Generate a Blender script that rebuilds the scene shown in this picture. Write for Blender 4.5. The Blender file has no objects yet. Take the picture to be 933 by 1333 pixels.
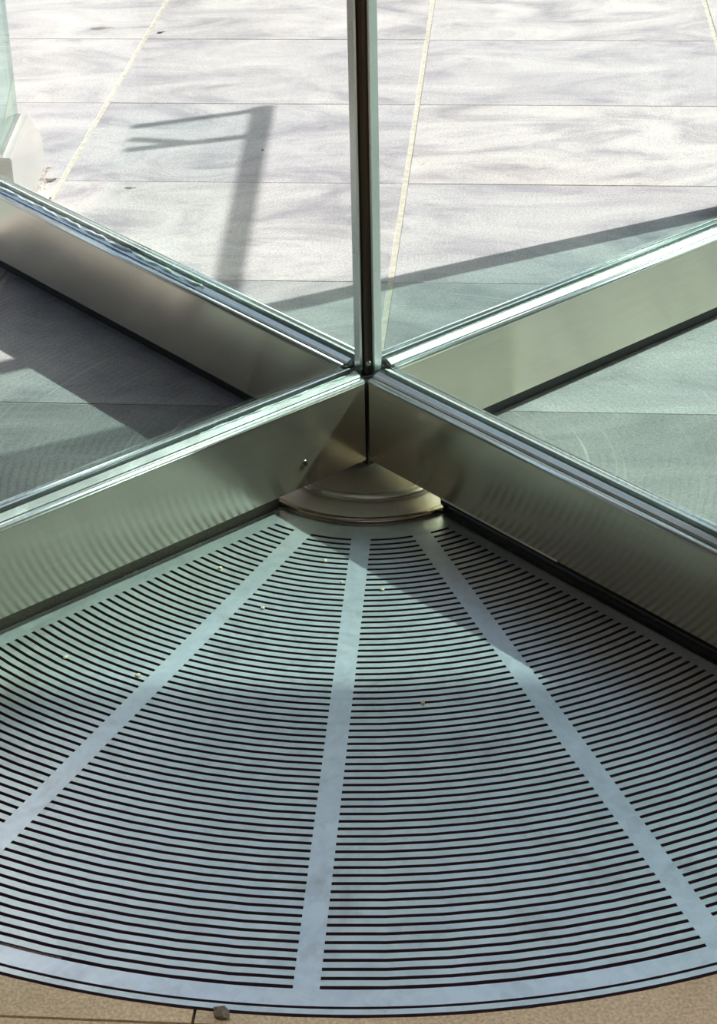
import bpy, bmesh, math, random
from mathutils import Vector, Matrix

random.seed(7)
SC = bpy.context.scene
COL = SC.collection
S = 0.014                       # one unit of the plan below (the pitch of the grate slots) in metres
R = math.radians

# ------------------------------------------------------------------ camera
CAM_F, CAM_PITCH, CAM_ROLL = 2475.95, 0.5322, -0.0221
cam_data = bpy.data.cameras.new('camera')
cam = bpy.data.objects.new('camera', cam_data)
COL.objects.link(cam)
cam_data.sensor_fit = 'VERTICAL'
cam_data.sensor_height = 36.0
cam_data.sensor_width = 36.0
cam_data.lens = CAM_F / 1333.0 * 36.0
cam_data.clip_start = 0.05
cam_data.clip_end = 500
_fwd = Vector((0, math.cos(CAM_PITCH), -math.sin(CAM_PITCH)))
_up = Vector((0, math.sin(CAM_PITCH), math.cos(CAM_PITCH)))
_rt = Vector((1, 0, 0))
_c, _s = math.cos(CAM_ROLL), math.sin(CAM_ROLL)
_rt2 = _rt * _c + _up * _s
_up2 = _up * _c - _rt * _s
cam.matrix_world = Matrix((
    (_rt2.x, _up2.x, -_fwd.x, -1.48 * S),
    (_rt2.y, _up2.y, -_fwd.y, -192.75 * S),
    (_rt2.z, _up2.z, -_fwd.z, 107.0 * S),
    (0, 0, 0, 1)))
SC.camera = cam

# ------------------------------------------------------------------ world, sun, exposure
PHI = R(40.15)                                   # bearing of the back right wing
U = Vector((math.cos(PHI - math.pi / 2), math.sin(PHI - math.pi / 2), 0))   # along the front right wing
N = Vector((math.cos(PHI), math.sin(PHI), 0))                               # along the back right wing
SUN_DIR = (-N - 0.26 * U - Vector((0, 0, 0.93))).normalized()               # the way the light travels

world = bpy.data.worlds.new('sky')
SC.world = world
world.use_nodes = True
wn = world.node_tree.nodes
wl = world.node_tree.links
wn.clear()
sky = wn.new('ShaderNodeTexSky')
sky.sky_type = 'NISHITA'
sky.sun_disc = False
sky.sun_elevation = math.asin(-SUN_DIR.z)
sky.sun_rotation = math.atan2(-SUN_DIR.x, -SUN_DIR.y)
sky.altitude = 100
sky.air_density = 1.0
sky.dust_density = 2.5
bgn = wn.new('ShaderNodeBackground')
bgn.inputs['Strength'].default_value = 0.235
out = wn.new('ShaderNodeOutputWorld')
wl.new(sky.outputs[0], bgn.inputs['Color'])
wl.new(bgn.outputs[0], out.inputs['Surface'])

sun_data = bpy.data.lights.new('sun', 'SUN')
sun_data.energy = 7.6
sun_data.angle = R(0.53)
sun_data.color = (1.0, 0.94, 0.91)
sun = bpy.data.objects.new('sun', sun_data)
COL.objects.link(sun)
sun.rotation_euler = SUN_DIR.to_track_quat('-Z', 'Y').to_euler()
sun.location = (3, 3, 8)

fill_data = bpy.data.lights.new('floor_fill', 'AREA')  # unseen warm fill, added to brighten the tan floor in front
fill_data.shape = 'RECTANGLE'
fill_data.size, fill_data.size_y = 2.2, 0.9
fill_data.energy = 18
fill_data.spread = R(62)
fill_data.color = (1.0, 0.90, 0.78)
fill = bpy.data.objects.new('floor_fill', fill_data)
COL.objects.link(fill)
fill.location = (0, -2.9, 4.4)

vs = SC.view_settings
SC.display_settings.display_device = 'sRGB'
vs.view_transform = 'Standard'
vs.look = 'None'
vs.exposure = 0.50
vs.gamma = 1.0
vs.use_curve_mapping = False
SC.cycles.transparent_max_bounces = 40
SC.cycles.max_bounces = 14
SC.cycles.glossy_bounces = 6


# ------------------------------------------------------------------ materials
def new_mat(name):
    m = bpy.data.materials.new(name)
    m.use_nodes = True
    nt = m.node_tree
    b = nt.nodes['Principled BSDF']
    return m, nt, b


def node(nt, typ, **kw):
    n = nt.nodes.new(typ)
    for k, v in kw.items():
        setattr(n, k, v)
    return n


def ramp(nt, fac, stops):
    r = nt.nodes.new('ShaderNodeValToRGB')
    el = r.color_ramp.elements
    while len(el) < len(stops):
        el.new(0.5)
    for e, (p, c) in zip(el, stops):
        e.position = p
        e.color = (*c, 1) if len(c) == 3 else c
    nt.links.new(fac, r.inputs[0])
    return r.outputs[0]


def noise(nt, vec, scale, detail=4, rough=0.55, dist=0.0):
    n = nt.nodes.new('ShaderNodeTexNoise')
    n.inputs['Scale'].default_value = scale
    n.inputs['Detail'].default_value = detail
    n.inputs['Roughness'].default_value = rough
    n.inputs['Distortion'].default_value = dist
    if vec is not None:
        nt.links.new(vec, n.inputs['Vector'])
    return n.outputs['Fac']


def mixc(nt, fac, a, b, mode='MIX'):
    m = nt.nodes.new('ShaderNodeMix')
    m.data_type = 'RGBA'
    m.blend_type = mode
    for sock, v in ((m.inputs[0], fac), (m.inputs[6], a), (m.inputs[7], b)):
        if hasattr(v, 'is_output'):
            nt.links.new(v, sock)
        else:
            sock.default_value = v if isinstance(v, (int, float)) else (*v, 1)
    return m.outputs[2]


def mathn(nt, op, a, b=None):
    m = nt.nodes.new('ShaderNodeMath')
    m.operation = op
    for sock, v in ((m.inputs[0], a), (m.inputs[1], b)):
        if v is None:
            continue
        if hasattr(v, 'is_output'):
            nt.links.new(v, sock)
        else:
            sock.default_value = v
    return m.outputs[0]


def bump(nt, b, height, strength, dist=0.002):
    bp = nt.nodes.new('ShaderNodeBump')
    bp.inputs['Strength'].default_value = strength
    bp.inputs['Distance'].default_value = dist
    nt.links.new(height, bp.inputs['Height'])
    nt.links.new(bp.outputs[0], b.inputs['Normal'])


def position(nt):
    return nt.nodes.new('ShaderNodeNewGeometry').outputs['Position']


def scaled(nt, vec, sc, rot=0.0):
    mp = nt.nodes.new('ShaderNodeMapping')
    mp.inputs['Scale'].default_value = sc
    mp.inputs['Rotation'].default_value = (0, 0, rot)
    nt.links.new(vec, mp.inputs['Vector'])
    return mp.outputs[0]


def stone(name, lo, mid, hi, tint):
    m, nt, b = new_mat(name)
    pos = position(nt)
    inf = nt.nodes.new('ShaderNodeObjectInfo')
    off = nt.nodes.new('ShaderNodeVectorMath')
    off.operation = 'ADD'
    sc = nt.nodes.new('ShaderNodeVectorMath')
    sc.operation = 'SCALE'
    sc.inputs[0].default_value = (3.1, 5.7, 9.3)
    nt.links.new(inf.outputs['Random'], sc.inputs['Scale'])
    nt.links.new(pos, off.inputs[0])
    nt.links.new(sc.outputs[0], off.inputs[1])
    v = scaled(nt, off.outputs[0], (1.0, 1.9, 1.0), R(5))
    big = noise(nt, v, 2.6, 9, 0.68, 1.3)
    mid_n = noise(nt, v, 14, 6, 0.65, 0.4)
    fine = noise(nt, pos, 230, 3, 0.7)
    c = ramp(nt, big, [(0.33, lo), (0.49, mid), (0.68, hi)])
    c = mixc(nt, mathn(nt, 'MULTIPLY', mid_n, 0.30), c, tint)
    grain = ramp(nt, fine, [(0.36, (0.58, 0.58, 0.60)), (0.64, (1.18, 1.17, 1.16))])
    c = mixc(nt, 0.75, c, grain, 'MULTIPLY')
    spots = noise(nt, off.outputs[0], 34, 2, 0.5)
    sp = ramp(nt, spots, [(0.70, (1, 1, 1)), (0.78, (0.72, 0.68, 0.64))])
    c = mixc(nt, 0.7, c, sp, 'MULTIPLY')
    var = ramp(nt, inf.outputs['Random'], [(0.0, (0.92, 0.92, 0.94)), (1.0, (1.06, 1.05, 1.02))])
    c = mixc(nt, 1.0, c, var, 'MULTIPLY')
    nt.links.new(c, b.inputs['Base Color'])
    b.inputs['Roughness'].default_value = 0.62
    b.inputs['Specular IOR Level'].default_value = 0.35
    h = mathn(nt, 'ADD', mathn(nt, 'MULTIPLY', mid_n, 0.8), mathn(nt, 'MULTIPLY', fine, 0.35))
    bump(nt, b, h, 0.35, 0.0015)
    return m


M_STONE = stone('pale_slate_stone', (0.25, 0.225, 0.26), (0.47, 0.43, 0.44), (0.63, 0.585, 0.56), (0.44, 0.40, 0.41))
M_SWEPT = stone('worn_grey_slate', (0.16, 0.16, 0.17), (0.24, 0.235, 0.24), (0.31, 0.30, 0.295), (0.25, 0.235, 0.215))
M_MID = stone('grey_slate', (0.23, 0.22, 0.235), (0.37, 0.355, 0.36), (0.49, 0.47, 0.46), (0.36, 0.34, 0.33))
M_TAN = stone('tan_stone', (0.50, 0.39, 0.27), (0.64, 0.51, 0.36), (0.72, 0.59, 0.43), (0.56, 0.45, 0.33))


def add_sweep_scratches(m):
    """fine arcs that the door sweeps have worn into the stone round the axis"""
    nt = m.node_tree
    b = nt.nodes['Principled BSDF']
    pos = position(nt)
    ln = nt.nodes.new('ShaderNodeVectorMath')
    ln.operation = 'LENGTH'
    flat = nt.nodes.new('ShaderNodeVectorMath')
    flat.operation = 'MULTIPLY'
    flat.inputs[1].default_value = (1, 1, 0)
    nt.links.new(pos, flat.inputs[0])
    nt.links.new(flat.outputs[0], ln.inputs[0])
    cmb = nt.nodes.new('ShaderNodeCombineXYZ')
    nt.links.new(mathn(nt, 'MULTIPLY', ln.outputs['Value'], 90.0), cmb.inputs[0])
    nt.links.new(noise(nt, pos, 2.2, 2), cmb.inputs[1])
    n = noise(nt, cmb.outputs[0], 1.0, 5, 0.7)
    patch = ramp(nt, noise(nt, pos, 5.0, 3), [(0.42, (0, 0, 0)), (0.62, (1, 1, 1))])
    f = mathn(nt, 'MULTIPLY', ramp(nt, n, [(0.58, (0, 0, 0)), (0.68, (0.55, 0.55, 0.55))]), patch)
    old = b.inputs['Base Color'].links[0].from_socket
    nt.links.new(mixc(nt, f, old, (0.66, 0.66, 0.64)), b.inputs['Base Color'])


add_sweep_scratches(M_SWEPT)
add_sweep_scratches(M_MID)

M_GROUT, nt, b = new_mat('pale_grout')
c = ramp(nt, noise(nt, position(nt), 60, 5), [(0.35, (0.40, 0.35, 0.28)), (0.65, (0.55, 0.50, 0.42))])
nt.links.new(c, b.inputs['Base Color'])
b.inputs['Roughness'].default_value = 0.9
bump(nt, b, noise(nt, position(nt), 300, 3), 0.5, 0.001)


def steel(name, col, rough, aniso=0.0, tangent=None, grain=(1, 1, 400), grain_amt=0.10, smudge=0.06):
    m, nt, b = new_mat(name)
    tc = nt.nodes.new('ShaderNodeTexCoord').outputs['Object']
    g = noise(nt, scaled(nt, tc, grain), 3.0, 3, 0.6)
    lo = tuple(x * (1 - grain_amt) for x in col)
    hi = tuple(min(1, x * (1 + grain_amt)) for x in col)
    c = ramp(nt, g, [(0.3, lo), (0.7, hi)])
    s = noise(nt, position(nt), 9, 5, 0.6, 0.6)
    nt.links.new(c, b.inputs['Base Color'])
    b.inputs['Metallic'].default_value = 1.0
    rr = nt.nodes.new('ShaderNodeMapRange')
    rr.inputs['From Min'].default_value = 0.3
    rr.inputs['From Max'].default_value = 0.7
    rr.inputs['To Min'].default_value = rough - smudge
    rr.inputs['To Max'].default_value = rough + smudge
    nt.links.new(s, rr.inputs['Value'])
    nt.links.new(rr.outputs[0], b.inputs['Roughness'])
    if aniso:
        b.inputs['Anisotropic'].default_value = aniso
        tv = nt.nodes.new('ShaderNodeCombineXYZ')
        for i in range(3):
            tv.inputs[i].default_value = tangent[i]
        nt.links.new(tv.outputs[0], b.inputs['Tangent'])
    return m, nt, b


M_RAIL, nt, b = steel('brushed_stainless_steel', (0.68, 0.62, 0.52), 0.18, 0.85, (0, 0, 1), (2, 2, 160), 0.06, 0.03)
b.inputs['Metallic'].default_value = 0.87
bump(nt, b, noise(nt, scaled(nt, nt.nodes.new('ShaderNodeTexCoord').outputs['Object'], (3, 3, 500)), 3.0, 2), 0.05, 0.0005)
M_CHROME, _, cb = steel('polished_steel_bead', (0.86, 0.87, 0.86), 0.24, grain_amt=0.02, smudge=0.05)
cb.inputs['Metallic'].default_value = 0.84
M_HUB, _, cb = steel('satin_hub_steel', (0.76, 0.70, 0.61), 0.40, grain=(60, 60, 60), grain_amt=0.05)
cb.inputs['Metallic'].default_value = 0.70
M_HUBEDGE, _, _ = steel('hub_edge_steel', (0.46, 0.41, 0.35), 0.22, grain_amt=0.03)
M_POST, _, b = steel('dark_bronze_post', (0.10, 0.085, 0.07), 0.38, grain_amt=0.1)
M_SCREW, _, _ = steel('screw_steel', (0.55, 0.54, 0.5), 0.25)


def galvanized(name, tint):
    m, nt, b = new_mat(name)
    pos = position(nt)
    vor = nt.nodes.new('ShaderNodeTexVoronoi')
    vor.inputs['Scale'].default_value = 95
    nt.links.new(pos, vor.inputs['Vector'])
    sp = nt.nodes.new('ShaderNodeSeparateColor')
    nt.links.new(vor.outputs['Color'], sp.inputs[0])
    f = noise(nt, pos, 11, 5, 0.65, 0.5)
    c = ramp(nt, f, [(0.28, (0.62, 0.66, 0.67)), (0.55, (0.75, 0.79, 0.80)), (0.75, (0.82, 0.85, 0.85))])
    c = mixc(nt, mathn(nt, 'MULTIPLY', sp.outputs[0], 0.34), c, (0.92, 0.95, 0.95))
    dirt = ramp(nt, noise(nt, pos, 5.5, 6, 0.7, 0.8), [(0.55, (0, 0, 0)), (0.72, (0.5, 0.5, 0.5))])
    c = mixc(nt, dirt, c, (0.36, 0.33, 0.27))
    c = mixc(nt, 1.0, c, tint, 'MULTIPLY')
    nt.links.new(c, b.inputs['Base Color'])
    b.inputs['Metallic'].default_value = 0.74
    rr = nt.nodes.new('ShaderNodeMapRange')
    rr.inputs['To Min'].default_value = 0.30
    rr.inputs['To Max'].default_value = 0.38
    nt.links.new(sp.outputs[1], rr.inputs['Value'])
    nt.links.new(rr.outputs[0], b.inputs['Roughness'])
    h = noise(nt, pos, 130, 3)
    bump(nt, b, h, 0.10, 0.0006)
    return m


M_GRATE = galvanized('galvanised_bar_steel', (0.95, 1.0, 0.985))
M_SPOKE = galvanized('galvanised_spoke_steel', (0.99, 1.03, 1.08))


def plain(name, col, rough, nscale=40, amt=0.25, metallic=0.0, bmp=0.3):
    m, nt, b = new_mat(name)
    n = noise(nt, position(nt), nscale, 4, 0.6)
    c = ramp(nt, n, [(0.3, tuple(x * (1 - amt) for x in col)), (0.7, tuple(min(1, x * (1 + amt)) for x in col))])
    nt.links.new(c, b.inputs['Base Color'])
    b.inputs['Roughness'].default_value = rough
    b.inputs['Metallic'].default_value = metallic
    bump(nt, b, n, bmp, 0.001)
    return m


M_PIT = plain('dark_pit', (0.012, 0.010, 0.012), 0.8)
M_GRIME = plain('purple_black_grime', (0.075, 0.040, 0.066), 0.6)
M_RUBBER = plain('black_rubber', (0.012, 0.011, 0.012), 0.22, 30, 0.2, bmp=0.1)
M_BRUSH = plain('brown_brush_pile', (0.11, 0.09, 0.07), 0.8, 500, 0.6)
M_GASKET = plain('black_gasket', (0.018, 0.018, 0.018), 0.5)
M_PLASTER = plain('dark_timber_lining', (0.06, 0.05, 0.042), 0.8, 4, 0.1)
M_CEIL = plain('ceiling_plaster', (0.20, 0.18, 0.155), 0.8, 4, 0.05)
M_OPP = plain('dark_brick_facade', (0.10, 0.085, 0.07), 0.8, 2, 0.3)
M_PALE = plain('pale_render_facade', (0.62, 0.60, 0.57), 0.8, 2, 0.1)
M_FRAME = plain('grey_painted_steel', (0.20, 0.22, 0.22), 0.4, 20, 0.1)
M_LEAF = plain('dry_leaf', (0.30, 0.24, 0.16), 0.7, 200, 0.4)
M_CRUMB = plain('pale_crumb', (0.66, 0.58, 0.42), 0.8, 400, 0.3)
M_SAND = plain('orange_grit', (0.46, 0.30, 0.18), 0.9, 500, 0.5)
M_DIRT = plain('packed_dirt', (0.17, 0.15, 0.12), 0.9, 300, 0.5)
M_FADED = plain('faded_leaf', (0.36, 0.30, 0.28), 0.8, 200, 0.3)
M_GLINT = plain('painted_edge_glint', (0.80, 0.78, 0.74), 0.4, 200, 0.15)  # pale colour standing for the glint on a chipped rail edge
M_SEAL = plain('clear_sealant', (0.62, 0.70, 0.68), 0.12, 60, 0.2)
M_BOLLARD = plain('brushed_panel_base', (0.42, 0.39, 0.385), 0.45, 6, 0.08, metallic=0.35)


def glass(name, tint, edge=False):
    m = bpy.data.materials.new(name)
    m.use_nodes = True
    nt = m.node_tree
    nt.nodes.clear()
    o = nt.nodes.new('ShaderNodeOutputMaterial')
    tr = nt.nodes.new('ShaderNodeBsdfTransparent')
    gl = nt.nodes.new('ShaderNodeBsdfGlossy')
    gl.inputs['Roughness'].default_value = 0.01 if not edge else 0.12
    tr.inputs['Color'].default_value = (*tint, 1)
    gl.inputs['Color'].default_value = (0.95, 1.0, 0.98, 1)
    lw = nt.nodes.new('ShaderNodeLayerWeight')
    lw.inputs['Blend'].default_value = 0.5
    p5 = mathn(nt, 'POWER', lw.outputs['Facing'], 5.0)
    f = mathn(nt, 'ADD', mathn(nt, 'MULTIPLY', p5, 0.95), 0.04 if not edge else 0.30)
    mx = nt.nodes.new('ShaderNodeMixShader')
    nt.links.new(f, mx.inputs[0])
    nt.links.new(tr.outputs[0], mx.inputs[1])
    nt.links.new(gl.outputs[0], mx.inputs[2])
    nt.links.new(mx.outputs[0], o.inputs['Surface'])
    return m


M_GLASS = glass('clear_green_glass', (0.91, 0.935, 0.926))
M_DRUM = glass('tinted_drum_glass', (0.715, 0.835, 0.805))
M_GLEDGE = glass('green_glass_edge', (0.30, 0.56, 0.50), True)
M_FRAME_GLASS = glass('shadow_frame_glass', (0.94, 0.975, 0.965))  # for the added frame, dims the paving inside its shadow a little
M_SIDE = glass('aqua_side_glass', (0.74, 0.93, 0.88))


# ------------------------------------------------------------------ helpers
def link(name, bm, mats, parent=None, smooth=False):
    bmesh.ops.recalc_face_normals(bm, faces=bm.faces)
    me = bpy.data.meshes.new(name)
    bm.to_mesh(me)
    bm.free()
    for m in (mats if isinstance(mats, (list, tuple)) else [mats]):
        me.materials.append(m)
    if smooth:
        for p in me.polygons:
            p.use_smooth = True
    o = bpy.data.objects.new(name, me)
    COL.objects.link(o)
    if parent is not None:
        o.parent = parent
    return o


def empty(name, loc=(0, 0, 0)):
    o = bpy.data.objects.new(name, None)
    o.location = loc
    o.empty_display_size = 0.1
    COL.objects.link(o)
    return o


def tag(o, label, cat, group=None):
    o['label'] = label
    o['category'] = cat
    if group:
        o['group'] = group
    return o


def prism(bm, poly, z0, z1, bevel=0.0):
    """poly: plan points in units; a solid from z0 to z1 (units), top edge chamfered by bevel"""
    n = len(poly)
    lo = [bm.verts.new((x * S, y * S, z0 * S)) for x, y in poly]
    if bevel:
        cx = sum(p[0] for p in poly) / n
        cy = sum(p[1] for p in poly) / n
        md = [bm.verts.new((x * S, y * S, (z1 - bevel) * S)) for x, y in poly]
        ins = inset(poly, bevel)
        hi = [bm.verts.new((x * S, y * S, z1 * S)) for x, y in ins]
        for i in range(n):
            j = (i + 1) % n
            bm.faces.new((lo[i], lo[j], md[j], md[i]))
            bm.faces.new((md[i], md[j], hi[j], hi[i]))
    else:
        hi = [bm.verts.new((x * S, y * S, z1 * S)) for x, y in poly]
        for i in range(n):
            j = (i + 1) % n
            bm.faces.new((lo[i], lo[j], hi[j], hi[i]))
    bm.faces.new(hi)
    bm.faces.new(lo[::-1])


def inset(poly, d):
    n = len(poly)
    area = sum(poly[i][0] * poly[(i + 1) % n][1] - poly[(i + 1) % n][0] * poly[i][1] for i in range(n))
    sg = 1 if area > 0 else -1
    res = []
    for i in range(n):
        a, b_, c_ = Vector(poly[i - 1]), Vector(poly[i]), Vector(poly[(i + 1) % n])
        e1, e2 = (b_ - a).normalized(), (c_ - b_).normalized()
        n1, n2 = Vector((-e1.y, e1.x)) * sg, Vector((-e2.y, e2.x)) * sg
        k = n1 + n2
        den = 1 + n1.dot(n2)
        res.append(tuple(b_ + k * (d / max(den, 0.3))))
    return res


def extrude_profile(bm, prof, x0, x1, closed=True, mat=0):
    """prof: (y, z) points in units, extruded along local x"""
    a = [bm.verts.new((x0 * S, y * S, z * S)) for y, z in prof]
    c_ = [bm.verts.new((x1 * S, y * S, z * S)) for y, z in prof]
    n = len(prof)
    for i in range(n if closed else n - 1):
        j = (i + 1) % n
        f = bm.faces.new((a[i], a[j], c_[j], c_[i]))
        f.material_index = mat
    if closed:
        bm.faces.new(a[::-1]).material_index = mat
        bm.faces.new(c_).material_index = mat


def lathe(bm, prof, seg=96):
    """prof: (r, z) from the axis outwards, units"""
    rings = []
    for r, z in prof:
        if r < 1e-6:
            rings.append([bm.verts.new((0, 0, z * S))])
        else:
            rings.append([bm.verts.new((r * math.cos(2 * math.pi * i / seg) * S, r * math.sin(2 * math.pi * i / seg) * S, z * S)) for i in range(seg)])
    for p, q in zip(rings, rings[1:]):
        for i in range(seg):
            j = (i + 1) % seg
            if len(p) == 1:
                bm.faces.new((p[0], q[i], q[j]))
            elif len(q) == 1:
                bm.faces.new((p[i], q[0], p[j]))
            else:
                bm.faces.new((p[i], q[i], q[j], p[j]))


def box(bm, x0, x1, y0, y1, z0, z1):
    prism(bm, [(x0, y0), (x1, y0), (x1, y1), (x0, y1)], z0, z1)


def clip(poly, a, b_, c_):
    """keep the part of poly where a*x + b*y + c >= 0"""
    res = []
    n = len(poly)
    for i in range(n):
        p, q = poly[i], poly[(i + 1) % n]
        dp, dq = a * p[0] + b_ * p[1] + c_, a * q[0] + b_ * q[1] + c_
        if dp >= 0:
            res.append(p)
        if (dp > 1e-9 and dq < -1e-9) or (dp < -1e-9 and dq > 1e-9):
            t = dp / (dp - dq)
            res.append((p[0] + (q[0] - p[0]) * t, p[1] + (q[1] - p[1]) * t))
    out_ = []
    for p in res:
        if not out_ or (abs(p[0] - out_[-1][0]) + abs(p[1] - out_[-1][1])) > 1e-6:
            out_.append(p)
    if len(out_) > 1 and abs(out_[0][0] - out_[-1][0]) + abs(out_[0][1] - out_[-1][1]) < 1e-6:
        out_.pop()
    return out_ if len(out_) >= 3 else []


# ------------------------------------------------------------------ the setting: floor of stone tiles
GR = 87.0                                # radius of the grate with its rim
PSI = -0.0866                            # turn of the tile grid
TC, TD, TE0, TE = 166.7, 38.26, -55.4, 54.62
DX = (math.cos(PSI), math.sin(PSI))
DY = (-DX[1], DX[0])
Z_TOP = 0.0

bm = bmesh.new()
box(bm, -1500, 1500, -700, 1500, -8, -4.0)
floor = link('floor', bm, M_PIT)
floor['kind'] = 'structure'


def to_xy(a, b_):
    return (a * DX[0] + b_ * DY[0], a * DX[1] + b_ * DY[1])


def cut_sector(poly, rad):
    """the pieces of a tile that lie outside the quarter disc between the two front wings"""
    res = []
    p = clip(poly, N.x, N.y, 0)                 # behind the line of the back left and front right wings
    if p:
        res.append(p)
    q = clip(poly, -N.x, -N.y, 0)
    if q:
        p = clip(q, -U.x, -U.y, 0)
        if p:
            res.append(p)
        q = clip(q, U.x, U.y, 0)
    if q:
        a0, a1, k = PHI - math.pi, PHI - math.pi / 2, 30
        for i in range(k):
            t0, t1 = a0 + (a1 - a0) * i / k, a0 + (a1 - a0) * (i + 1) / k
            w = clip(q, -math.sin(t0), math.cos(t0), 0)
            w = clip(w, math.sin(t1), -math.cos(t1), 0) if w else w
            tm = (t0 + t1) / 2
            w = clip(w, math.cos(tm), math.sin(tm), -rad * math.cos((t1 - t0) / 2)) if w else w
            if w:
                res.append(w)
    return res


def tile(a0, a1, b0, b1, mat, dz=0.0, bev=0.06):
    poly = [to_xy(a0, b0), to_xy(a1, b0), to_xy(a1, b1), to_xy(a0, b1)]
    if all(N.x * x + N.y * y >= 0 for x, y in poly) or all(U.x * x + U.y * y <= 0 for x, y in poly) or all(y > 5 for x, y in poly):
        pieces = [poly]
    else:
        pieces = cut_sector(poly, GR + 0.25)
    if not pieces:
        return
    bm_ = bmesh.new()
    for p in pieces:
        prism(bm_, p, -3.9, Z_TOP + dz, bev if len(pieces) == 1 else 0.0)
    link('tile', bm_, mat, floor)


GC, GW = 0.40, 0.14                       # half widths of the column joints (grouted) and the row joints
for k in range(-6, 6):
    b1 = TC - k * TD - GW
    b0 = TC - (k + 1) * TD + GW
    for j in range(-4, 7):
        a0 = TE0 + (j - 1) * TE + GC
        a1 = TE0 + j * TE - GC
        cx = (a0 + a1) / 2
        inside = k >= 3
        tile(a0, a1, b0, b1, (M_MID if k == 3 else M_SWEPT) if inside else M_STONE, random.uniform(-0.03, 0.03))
for k, (b1, b0) in enumerate([(TC - 6 * TD - GW, -88.3), (-88.55, -140), (-140.3, -192), (-192.3, -244), (-244.3, -330)]):
    for j in range(-3, 6):
        sh = -7.4 if k < 2 else 12
        a0, a1 = sh + (j - 1) * 58 + 0.12, sh + j * 58 - 0.12
        tile(a0, a1, b0, b1, M_TAN if k >= 0 else M_SWEPT, random.uniform(-0.02, 0.02))

# grout bedding that shows in the joints (outside the grate only)
bm = bmesh.new()
big = [(-330, -340), (330, -340), (330, 460), (-330, 460)]
for p in cut_sector(big, GR + 0.25):
    prism(bm, p, -3.95, -0.10)
g = link('grout', bm, M_GROUT, floor)
g['kind'] = 'stuff'
bm = bmesh.new()
for x0, x1, y0, y1 in ((-1500, -330, -700, 1500), (330, 1500, -700, 1500), (-330, 330, 460, 1500), (-330, 330, -700, -340)):
    box(bm, x0, x1, y0, y1, -3.9, -0.05)
link('paving', bm, M_STONE, floor)['kind'] = 'stuff'

# the building round the camera: ceiling with its front edge, side and back walls
HEAD_Z, HEAD_Y = 320.0, 110.0
bm = bmesh.new()
box(bm, -420, 420, -420, HEAD_Y, HEAD_Z, HEAD_Z + 22)
c_ = link('ceiling', bm, M_CEIL)
c_['kind'] = 'structure'
for nm, x0, x1, y0, y1 in (('wall_left', -137, -125, -420, 60), ('wall_right', 408, 420, -420, 20), ('wall_back', -420, 420, -432, -420)):
    bm = bmesh.new()
    box(bm, x0, x1, y0, y1, 0, HEAD_Z)
    w_ = link(nm, bm, M_PLASTER)
    w_['kind'] = 'structure'

# the building across the paved yard, seen only in reflections
bm = bmesh.new()
box(bm, -240, 900, 900, 1100, 0, 800)
fb = link('facade', bm, M_OPP)
fb['kind'] = 'structure'
bm = bmesh.new()
box(bm, -300, -245, 300, 900, 0, 700)
fb = link('facade', bm, M_PALE)
fb['kind'] = 'structure'

# ------------------------------------------------------------------ floor grate between the front wings
grate = empty('floor_grate')
tag(grate, 'quarter-round steel floor grate with curved slots between the two front door wings', 'floor grate')
A_L, A_R = PHI - math.pi, PHI - math.pi / 2             # the two straight sides
SPOKES = [R(-116.78), R(-94.34), R(-71.71)]
SP_W, SIDE_W = 1.046, 3.25
R1, NS, SLOT = 17.06, 68, 0.37
TH = 2.0


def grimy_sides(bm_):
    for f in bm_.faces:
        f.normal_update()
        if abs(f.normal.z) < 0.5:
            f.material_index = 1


def off_angle(r, d):
    return math.asin(min(1.0, d / r))


def arc_poly(r0, r1, lines, step=R(3.2)):
    """ring piece between two straight limits: lines = ((angle, offset), (angle, offset)), offsets inward"""
    (al, dl), (ar, dr) = lines
    pts = []
    i0, i1 = al + off_angle(r0, dl), ar - off_angle(r0, dr)
    o0, o1 = al + off_angle(r1, dl), ar - off_angle(r1, dr)
    n = max(2, int((o1 - o0) / step))
    for i in range(n + 1):
        a = o0 + (o1 - o0) * i / n
        pts.append((r1 * math.cos(a), r1 * math.sin(a)))
    for i in range(n + 1):
        a = i1 + (i0 - i1) * i / n
        pts.append((r0 * math.cos(a), r0 * math.sin(a)))
    return pts


def strip_prism(name, r0, r1, lines, z1, mat, parent, th=TH, step=R(3.2)):
    """like prism(arc_poly) but with the top made of quads"""
    pts = arc_poly(r0, r1, lines, step)
    n = len(pts) // 2
    outer, inner = pts[:n], pts[n:][::-1]
    bm_ = bmesh.new()
    V = lambda p, z: bm_.verts.new((p[0] * S, p[1] * S, z * S))
    ot, it = [V(p, z1) for p in outer], [V(p, z1) for p in inner]
    ob, ib = [V(p, z1 - th) for p in outer], [V(p, z1 - th) for p in inner]
    for i in range(n - 1):
        bm_.faces.new((it[i], ot[i], ot[i + 1], it[i + 1]))
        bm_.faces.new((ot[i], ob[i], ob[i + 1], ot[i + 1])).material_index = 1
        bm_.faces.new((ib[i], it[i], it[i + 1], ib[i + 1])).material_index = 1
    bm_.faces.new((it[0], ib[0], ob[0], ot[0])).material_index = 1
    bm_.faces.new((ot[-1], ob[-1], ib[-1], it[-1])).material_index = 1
    return link(name, bm_, [mat, M_GRIME], parent)


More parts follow.
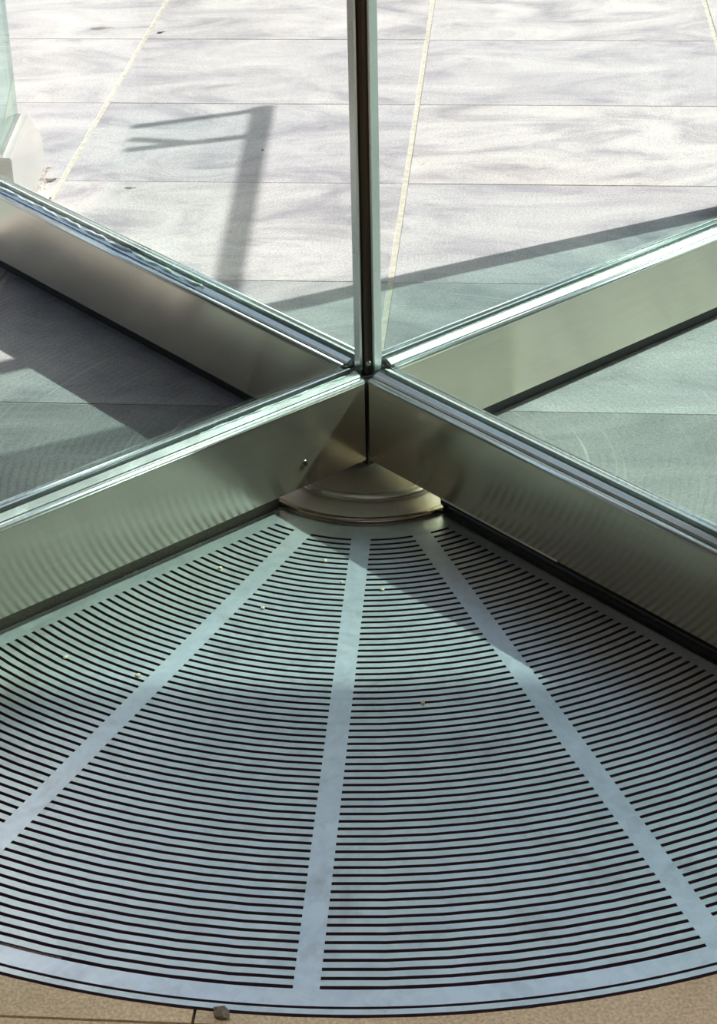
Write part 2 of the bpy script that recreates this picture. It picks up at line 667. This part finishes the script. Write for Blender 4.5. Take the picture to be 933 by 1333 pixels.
limits = [(A_L, SIDE_W)] + [(a, SP_W) for a in SPOKES] + [(A_R, SIDE_W)]
for n in range(NS - 1):
    r0, r1 = R1 + n + SLOT / 2, R1 + n + 1 - SLOT / 2
    for q in range(4):
        strip_prism('grate_bar', r0, r1, (limits[q], limits[q + 1]), 0.0, M_GRATE, grate)
RI, RO = R1 - SLOT / 2, R1 + NS - 1 + SLOT / 2
for a in SPOKES:
    bm = bmesh.new()
    ca, sa = math.cos(a), math.sin(a)
    P = lambda r, d: (r * ca - d * sa, r * sa + d * ca)
    prism(bm, [P(RI, -SP_W), P(RO, -SP_W), P(RO, SP_W), P(RI, SP_W)], -TH, 0.0)
    grimy_sides(bm)
    link('spoke', bm, [M_SPOKE, M_GRIME], grate)
for a, s_ in ((A_L, 1), (A_R, -1)):
    bm = bmesh.new()
    ca, sa = math.cos(a), math.sin(a)
    P = lambda r, d: (r * ca - d * s_ * sa, r * sa + d * s_ * ca)
    prism(bm, [P(RI - 0.55, 1.15), P(RO, 1.15), P(RO, SIDE_W), P(RI - 0.55, SIDE_W)], -TH, -0.004)
    grimy_sides(bm)
    link('side_plate', bm, [M_GRATE, M_GRIME], grate)
    bm = bmesh.new()
    prism(bm, [P(13.6, 0.95), P(GR - 0.4, 0.95), P(GR - 0.4, 1.14), P(13.6, 1.14)], -TH, 0.16)
    link('side_trim', bm, M_CHROME, grate)
side = ((A_L, 1.15), (A_R, 1.15))
strip_prism('inner_plate', 12.5, RI, side, 0.0, M_GRATE, grate)
strip_prism('outer_plate', RO, 86.05, side, 0.0, M_SPOKE, grate, step=R(1.5))
strip_prism('rim', 86.42, 86.98, ((A_L, 0.2), (A_R, 0.2)), 0.10, M_GRATE, grate, th=2.5, step=R(1.5))
# bearers that carry the bars, down in the pit
for a in SPOKES:
    bm = bmesh.new()
    ca, sa = math.cos(a), math.sin(a)
    P = lambda r, d: (r * ca - d * sa, r * sa + d * ca)
    prism(bm, [P(14, -0.4), P(86, -0.4), P(86, 0.4), P(14, 0.4)], -3.95, -TH)
    link('bearer', bm, M_PIT, grate)

# ------------------------------------------------------------------ revolving door
door = empty('revolving_door')
tag(door, 'four-wing glass revolving door with brushed steel kick rails and a dark centre post', 'revolving door')
door['kind'] = 'thing'
T, ZB, ZT, WL = 2.2, 2.3, 12.35, 88.0

# hub discs on the floor at the axis
bm = bmesh.new()
lathe(bm, [(0, 0.55), (13.5, 0.55), (13.78, 0.50), (13.96, 0.36), (14.02, 0.18), (13.98, 0.03), (13.4, -0.02)], 120)
hub = link('hub_plate', bm, M_HUB, door, True)
bm = bmesh.new()
lathe(bm, [(13.2, 0.56), (13.5, 0.60), (13.82, 0.55), (14.02, 0.40), (14.1, 0.18), (14.04, 0.03)], 120)
link('edge_ring', bm, M_HUBEDGE, hub, True)
bm = bmesh.new()
lathe(bm, [(0, 1.25), (9.0, 1.25), (9.05, 1.22), (9.9, 1.12), (10.05, 1.0), (10.05, 0.55)], 120)
disc = link('hub_disc', bm, M_HUB, door, False)
bm = bmesh.new()
lathe(bm, [(9.05, 1.26), (9.2, 1.29), (9.95, 1.20), (10.12, 1.05), (10.14, 0.9)], 120)
link('edge_ring', bm, M_CHROME, disc, True)

# dark centre post
bm = bmesh.new()
pts = []
for i in range(16):
    a = 2 * math.pi * i / 16
    pts.append((0.95 * math.cos(a), 0.95 * math.sin(a)))
prism(bm, pts, ZT - 0.4, 175)
post = link('centre_post', bm, M_POST, door, False)
post.rotation_euler.z = PHI
bm = bmesh.new()
prism(bm, [(-2.5, -2.5), (2.5, -2.5), (2.5, 2.5), (-2.5, 2.5)], 1.2, ZT - 0.5)
pc = link('post_core', bm, M_GASKET, door)
pc.rotation_euler.z = PHI
pc.scale = (0.78, 0.78, 1)
# screw near the foot of the post, facing the front
for sgn, zz in ((1, ZT + 1.0),):
    bm = bmesh.new()
    bmesh.ops.create_cone(bm, cap_ends=True, segments=16, radius1=0.34 * S, radius2=0.28 * S, depth=0.25 * S)
    bmesh.ops.create_cone(bm, cap_ends=True, segments=12, radius1=0.17 * S, radius2=0.17 * S, depth=0.30 * S)
    sc_ = link('screw', bm, M_SCREW, post)
    d_ = Vector((math.cos(-PHI - math.pi / 2 + 0), math.sin(-PHI - math.pi / 2), 0))
    sc_.rotation_euler = d_.to_track_quat('Z', 'Y').to_euler()
    sc_.location = d_ * 0.98 * S + Vector((0, 0, zz * S))


def rail_mesh():
    bm_ = bmesh.new()
    e = 0.30
    prof = [(T, ZB), (T, ZT - e), (T - 0.09, ZT - 0.09), (T - e, ZT), (1.42, ZT), (1.42, ZT - 0.6),
            (-1.42, ZT - 0.6), (-1.42, ZT), (-T + e, ZT), (-T + 0.09, ZT - 0.09), (-T, ZT - e), (-T, ZB)]
    extrude_profile(bm_, prof, 2.52, WL)
    return bm_


def lip_mesh(sg):
    """rounded polished lip along the top edge of a rail"""
    bm_ = bmesh.new()
    prof = [(T - 0.02, ZT - 0.36), (T + 0.05, ZT - 0.34), (T + 0.06, ZT - 0.2), (T - 0.02, ZT + 0.02), (T - 0.28, ZT + 0.12), (T - 0.62, ZT + 0.10), (1.5, ZT + 0.02)]
    prof = [(y * sg, z) for y, z in prof]
    extrude_profile(bm_, prof, 2.5, WL, True)
    return bm_


def bead_mesh(sg):
    bm_ = bmesh.new()
    prof = [(1.28, ZT - 0.4), (1.28, ZT + 0.05), (1.12, ZT + 0.22), (0.60, ZT + 0.48), (0.45, ZT + 0.42), (0.45, ZT - 0.4)]
    prof = [(y * sg, z) for y, z in prof]
    extrude_profile(bm_, prof, 2.3, WL, True)
    return bm_


def sweep_mesh(kind):
    bm_ = bmesh.new()
    if kind == 'rubber':
        prof = [(0.9, ZB + 0.1), (1.9, ZB - 0.05), (2.12, ZB - 0.5), (2.05, ZB - 0.8), (1.7, 1.0), (1.75, 0.5), (1.95, 0.16)]
        prof = prof + [(-y, z) for y, z in prof[::-1]]
        extrude_profile(bm_, prof, 14.2, WL)
    else:
        prof = [(0.95, ZB + 0.1), (0.95, 0.14), (-0.95, 0.14), (-0.95, ZB + 0.1)]
        extrude_profile(bm_, prof, 14.2, WL)
    return bm_


WINGS = [('back_right', PHI, 'plain'), ('back_left', PHI + math.pi / 2, 'plain'), ('front_left', PHI + math.pi, 'brush'), ('front_right', PHI - math.pi / 2, 'rubber')]
for nm, ang, kind in WINGS:
    rail = link('kick_rail', rail_mesh(), M_RAIL, door)
    rail.rotation_euler.z = ang
    for sg in (1, -1):
        link('lip', lip_mesh(sg), M_CHROME, rail, True)
        link('glazing_bead', bead_mesh(sg), M_CHROME, rail)
    bm = bmesh.new()
    extrude_profile(bm, [(1.46, ZT - 0.5), (1.46, ZT - 0.05), (-1.46, ZT - 0.05), (-1.46, ZT - 0.5)], 2.5, WL)
    link('gasket', bm, M_GASKET, rail)
    sw = link('brush_sweep' if kind != 'rubber' else 'rubber_sweep', sweep_mesh(kind), {'brush': M_BRUSH, 'rubber': M_RUBBER, 'plain': M_GASKET}[kind], rail)
    # glass pane with darker green edges
    bm = bmesh.new()
    box(bm, 1.40, WL - 0.6, -0.43, 0.43, ZT - 0.3, 168)
    bm.faces.ensure_lookup_table()
    for f in bm.faces:
        f.normal_update()
        if abs(f.normal.y) < 0.5:
            f.material_index = 1
    pane = link('glass_pane', bm, [M_GLASS, M_GLEDGE], door)
    pane.rotation_euler.z = ang
    bm = bmesh.new()
    box(bm, 1.30, 1.62, -0.47, 0.47, ZT + 0.3, 168)
    link('edge_strip', bm, M_CHROME, pane)
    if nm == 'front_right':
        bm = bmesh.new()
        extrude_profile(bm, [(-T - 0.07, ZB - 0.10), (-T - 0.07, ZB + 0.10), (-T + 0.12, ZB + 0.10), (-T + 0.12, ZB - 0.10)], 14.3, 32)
        link('edge_glint', bm, M_GLINT, rail)  # glint along the chipped lower edge, painted as a pale strip
    if nm == 'front_left':
        for x_, z_ in ((11.4, 5.2),):
            bm = bmesh.new()
            bmesh.ops.create_cone(bm, cap_ends=True, segments=18, radius1=0.42 * S, radius2=0.36 * S, depth=0.12 * S)
            s1 = link('screw', bm, M_SCREW, rail)
            s1.rotation_euler = (-math.pi / 2, 0, 0)
            s1.location = (x_ * S, (T + 0.05) * S, z_ * S)
            bm = bmesh.new()
            bmesh.ops.create_cone(bm, cap_ends=True, segments=14, radius1=0.27 * S, radius2=0.27 * S, depth=0.16 * S)
            s2 = link('screw_socket', bm, M_PIT, rail)
            s2.rotation_euler = (-math.pi / 2, 0, 0)
            s2.location = (x_ * S, (T + 0.07) * S, z_ * S)


def wavy_bead(x0, x1, y, z, amp, rad, seed):
    """uneven squeezed-out line of sealant"""
    rnd = random.Random(seed)
    bm_ = bmesh.new()
    n = int((x1 - x0) / 0.5)
    rings = []
    ph = [rnd.uniform(0, 6.28) for _ in range(4)]
    for i in range(n + 1):
        x = x0 + (x1 - x0) * i / n
        dy = amp * (math.sin(x * 0.9 + ph[0]) * 0.5 + math.sin(x * 2.1 + ph[1]) * 0.35 + rnd.uniform(-0.25, 0.25))
        rr_ = rad * (0.7 + 0.5 * math.sin(x * 0.55 + ph[2]) * math.sin(x * 1.7 + ph[3]) + rnd.uniform(0, 0.25))
        rings.append([bm_.verts.new((x * S, (y + dy + rr_ * math.cos(t * math.pi / 3)) * S, (z + 0.6 * rr_ * math.sin(t * math.pi / 3)) * S)) for t in range(6)])
    for a_, b2 in zip(rings, rings[1:]):
        for t in range(6):
            bm_.faces.new((a_[t], a_[(t + 1) % 6], b2[(t + 1) % 6], b2[t]))
    return bm_


rails = [o for o in door.children if o.name.startswith('kick_rail')]
link('sealant', wavy_bead(30, 86, 0.95, ZT + 0.5, 0.28, 0.26, 3), M_SEAL, rails[1], True)
link('sealant', wavy_bead(4, 24, 0.62, ZT + 0.5, 0.10, 0.13, 5), M_SEAL, rails[2], True)

# ------------------------------------------------------------------ curved glass wall of the door's drum, right side
drum = empty('glass_enclosure')
tag(drum, 'curved glass enclosure of the revolving door beyond its right wings', 'glass wall')
drum['kind'] = 'thing'
RD = 94.2
A_POST = math.atan2(77.0, 55.8)


def arc_solid(name, r0, r1, a0, a1, z0, z1, n, mats, parent):
    bm_ = bmesh.new()
    rows_ = []
    for i in range(n + 1):
        a = a0 + (a1 - a0) * i / n
        ca, sa = math.cos(a) * S, math.sin(a) * S
        rows_.append([bm_.verts.new((r * ca, r * sa, z * S)) for r, z in ((r0, z0), (r1, z0), (r1, z1), (r0, z1))])
    for p, q in zip(rows_, rows_[1:]):
        for k in range(4):
            bm_.faces.new((p[k], q[k], q[(k + 1) % 4], p[(k + 1) % 4]))
    bm_.faces.new(rows_[0])
    bm_.faces.new(rows_[-1][::-1])
    return link(name, bm_, mats, parent)


arc_solid('glass_pane', RD - 0.4, RD + 0.4, R(-36), A_POST - 0.012, 3, 168, 40, M_DRUM, drum)
arc_solid('base_rail', RD - 1.2, RD + 1.2, R(-36), A_POST - 0.02, 0.02, 3.4, 40, M_RAIL, drum)
bm = bmesh.new()
ca, sa = math.cos(A_POST), math.sin(A_POST)
P = lambda r, d: (r * ca - d * sa, r * sa + d * ca)
prism(bm, [P(RD - 1.7, -1.25), P(RD + 1.7, -1.25), P(RD + 1.7, 1.25), P(RD - 1.7, 1.25)], 0.01, 168)
link('end_post', bm, M_FRAME, drum)

# ------------------------------------------------------------------ fixed glass side screen, far left
screen = empty('side_screen')
tag(screen, 'aqua glass screen on a pale tapered base, left of the sunlit paving', 'glass screen')


Y0 = 73.0
bm = bmesh.new()
prof = [(Y0, 0.02), (102.0, 0.02), (102.0, 4.8), (92.5, 11.6), (Y0, 11.6)]
va = [bm.verts.new((-51.0 * S, y * S, z * S)) for y, z in prof]
vb = [bm.verts.new((-55.2 * S, y * S, z * S)) for y, z in prof]
for i in range(5):
    j = (i + 1) % 5
    bm.faces.new((va[i], va[j], vb[j], vb[i]))
bm.faces.new(va)
bm.faces.new(vb[::-1])
bmesh.ops.bevel(bm, geom=list(bm.edges), offset=0.18 * S, segments=2, affect='EDGES')
link('base', bm, M_BOLLARD, screen)
bm = bmesh.new()
box(bm, -53.4, -52.7, Y0 + 0.5, 92.3, 11.4, 150)
bm.faces.ensure_lookup_table()
for f in bm.faces:
    f.normal_update()
    if abs(f.normal.x) < 0.5:
        f.material_index = 1
link('glass_pane', bm, [M_SIDE, M_GLEDGE], screen)
bm = bmesh.new()
box(bm, -52.7, -52.2, Y0 + 0.5, 92.0, 11.5, 12.0)
link('glazing_bead', bm, M_CHROME, screen)

# ------------------------------------------------------------------ unseen glazed frame, added to cast its shadow on the paving
HC = 95.0
occluder = empty('shadow_frame')
tag(occluder, 'unseen grey steel frame added over the paving to cast the long soft shadow', 'occluder')
OFF = Vector((-SUN_DIR.x / -SUN_DIR.z, -SUN_DIR.y / -SUN_DIR.z)) * HC


def bar(name, p, q, w, h, zc, mat=None, parent=occluder):
    p, q = Vector(p) + OFF, Vector(q) + OFF
    e = (q - p).normalized()
    n_ = Vector((-e.y, e.x)) * (w / 2)
    bm_ = bmesh.new()
    prism(bm_, [tuple(p - n_), tuple(q - n_), tuple(q + n_), tuple(p + n_)], zc - h / 2, zc + h / 2)
    return link(name, bm_, mat or M_FRAME, parent)


bar('beam', (-19.3, 46), (-16.5, 129), 2.3, 1.9, HC)
bar('cross_bar', (-16.5, 127.3), (-38, 119.8), 1.9, 1.5, HC)
bar('cross_bar', (-17.3, 114.0), (-38, 108.4), 1.9, 1.5, HC)
bar('cross_bar', (-28.5, 111.2), (-38, 113.5), 1.6, 1.4, HC)

bm = bmesh.new()
prism(bm, [tuple(Vector(p_) + OFF) for p_ in ((-19, 46), (-16.5, 128), (-38, 120), (-41, 52))], HC + 0.9, HC + 1.3)
link('glass_pane', bm, M_FRAME_GLASS, occluder)

# ------------------------------------------------------------------ dirt and small litter
strip_prism('packed_dirt', RO - SLOT, RO, (limits[0], limits[1]), -0.12, M_DIRT, grate, th=0.6)
strip_prism('packed_dirt', RO - SLOT, RO, (limits[1], (R(-108), 0.0)), -0.16, M_DIRT, grate, th=0.6)


def leaf(x, y, size, rot, curl, label, mat):
    bm_ = bmesh.new()
    n = 9
    rows_ = []
    for i in range(n + 1):
        t = i / n
        w = math.sin(math.pi * min(1, t * 1.08)) ** 0.8 * 0.30 if 0 < t < 0.93 else 0.02
        lx = (t - 0.5) * size
        lift = curl * size * (abs(t - 0.5) * 2) ** 2 + 0.03
        row = []
        for k in (-1, -0.5, 0, 0.5, 1):
            row.append(bm_.verts.new((lx * S, k * w * size * S, (lift + abs(k) * curl * size * 0.8) * S)))
        rows_.append(row)
    for p, q in zip(rows_, rows_[1:]):
        for k in range(4):
            bm_.faces.new((p[k], p[k + 1], q[k + 1], q[k]))
    ext = bmesh.ops.solidify(bm_, geom=list(bm_.faces), thickness=0.03 * S)
    o = link('dry_leaf', bm_, mat)
    o.location = (x * S, y * S, 0.02 * S)
    o.rotation_euler.z = rot
    tag(o, label, 'leaf')
    # stalk
    b2 = bmesh.new()
    bmesh.ops.create_cone(b2, cap_ends=True, segments=6, radius1=0.05 * S, radius2=0.035 * S, depth=0.4 * size * S)
    st = link('stalk', b2, mat, o)
    st.rotation_euler = (0, math.pi / 2, 0)
    st.location = (0.66 * size * S, 0, (curl * size + 0.05) * S)
    return o


leaf(-49.0, 94.4, 1.7, R(8), 0.16, 'dry grey-brown curled leaf lying beside the pale base of the glass screen', M_LEAF)
leaf(-36.3, 90.6, 1.3, R(-10), 0.05, 'small flat brown leaf on the sunlit paving below the frame shadow', M_LEAF)
leaf(-50.3, 178.7, 3.4, R(4), 0.01, 'faded flat leaf pressed on the far paving at the upper left', M_FADED)
leaf(-38.0, 174.6, 1.3, R(20), 0.10, 'dark narrow leaf on the far paving just right of the grout line', M_GASKET)


def nugget(name, x, y, z, r, mat, seed, flat=0.6):
    rnd = random.Random(seed)
    bm_ = bmesh.new()
    bmesh.ops.create_icosphere(bm_, subdivisions=1, radius=r * S)
    for v in bm_.verts:
        v.co *= rnd.uniform(0.75, 1.25)
        v.co.z *= flat
    o = link(name, bm_, mat)
    o.location = (x * S, y * S, (z + r * flat * 0.8) * S)
    return o


rnd = random.Random(11)
for i, (x, y, r, lab) in enumerate([
        (-5.2, -21.3, 0.30, 'pale crumb near the hub, between the left and middle spokes of the grate'),
        (0.8, -27.1, 0.24, 'pale crumb in the sunlit patch just right of the middle spoke'),
        (-11.5, -30.1, 0.24, 'pale crumb midway down the sunlit bars between left and middle spokes'),
        (-30.6, -38.2, 0.30, 'pale crumb farthest to the left on the bars of the grate'),
        (-16.2, -22.2, 0.24, 'pale crumb nearest the hub among those left of the left spoke'),
        (-23.2, -41.5, 0.26, 'pale crumb close against the left side of the left spoke'),
        (4.2, -47.0, 0.24, 'pale crumb in the shade right of the middle spoke, lowest on the grate'),
        (-3.4, -25.4, 0.20, 'small pale crumb close against the left side of the middle spoke')]):
    o = nugget('crumb', x, y, 0.0, r, M_CRUMB, i)
    tag(o, lab, 'crumb', 'crumbs on the grate')
o = nugget('dirt_clod', -12.8, -86.75, 0.1, 0.75, M_DIRT, 40, 0.5)
tag(o, 'dark clod of dirt stuck on the outer rim of the grate', 'dirt clod')
for i, (x, y, lab) in enumerate([
        (-15.9, 106.5, 'tiny dark pebble on the paving right of the long frame shadow'),
        (-48.2, 86.9, 'tiny dark pebble on the paving close to the foot of the screen base'),
        (2.5, 112.0, 'tiny dark pebble on the paving just right of the dark centre post')]):
    o = nugget('pebble', x, y, 0.0, 0.24, M_GASKET, 60 + i)
    tag(o, lab, 'pebble', 'pebbles on the paving')
bm = bmesh.new()
for i in range(220):
    y = rnd.uniform(80, 101)
    x = -50.85 + abs(rnd.gauss(0, 0.7))
    r = rnd.uniform(0.03, 0.10) * S
    bmesh.ops.create_icosphere(bm, subdivisions=1, radius=r, matrix=Matrix.Translation((x * S, y * S, r * 0.6)))
g = link('grit', bm, M_SAND)
g['kind'] = 'stuff'
g['label'] = 'orange grit swept along the foot of the pale screen base'
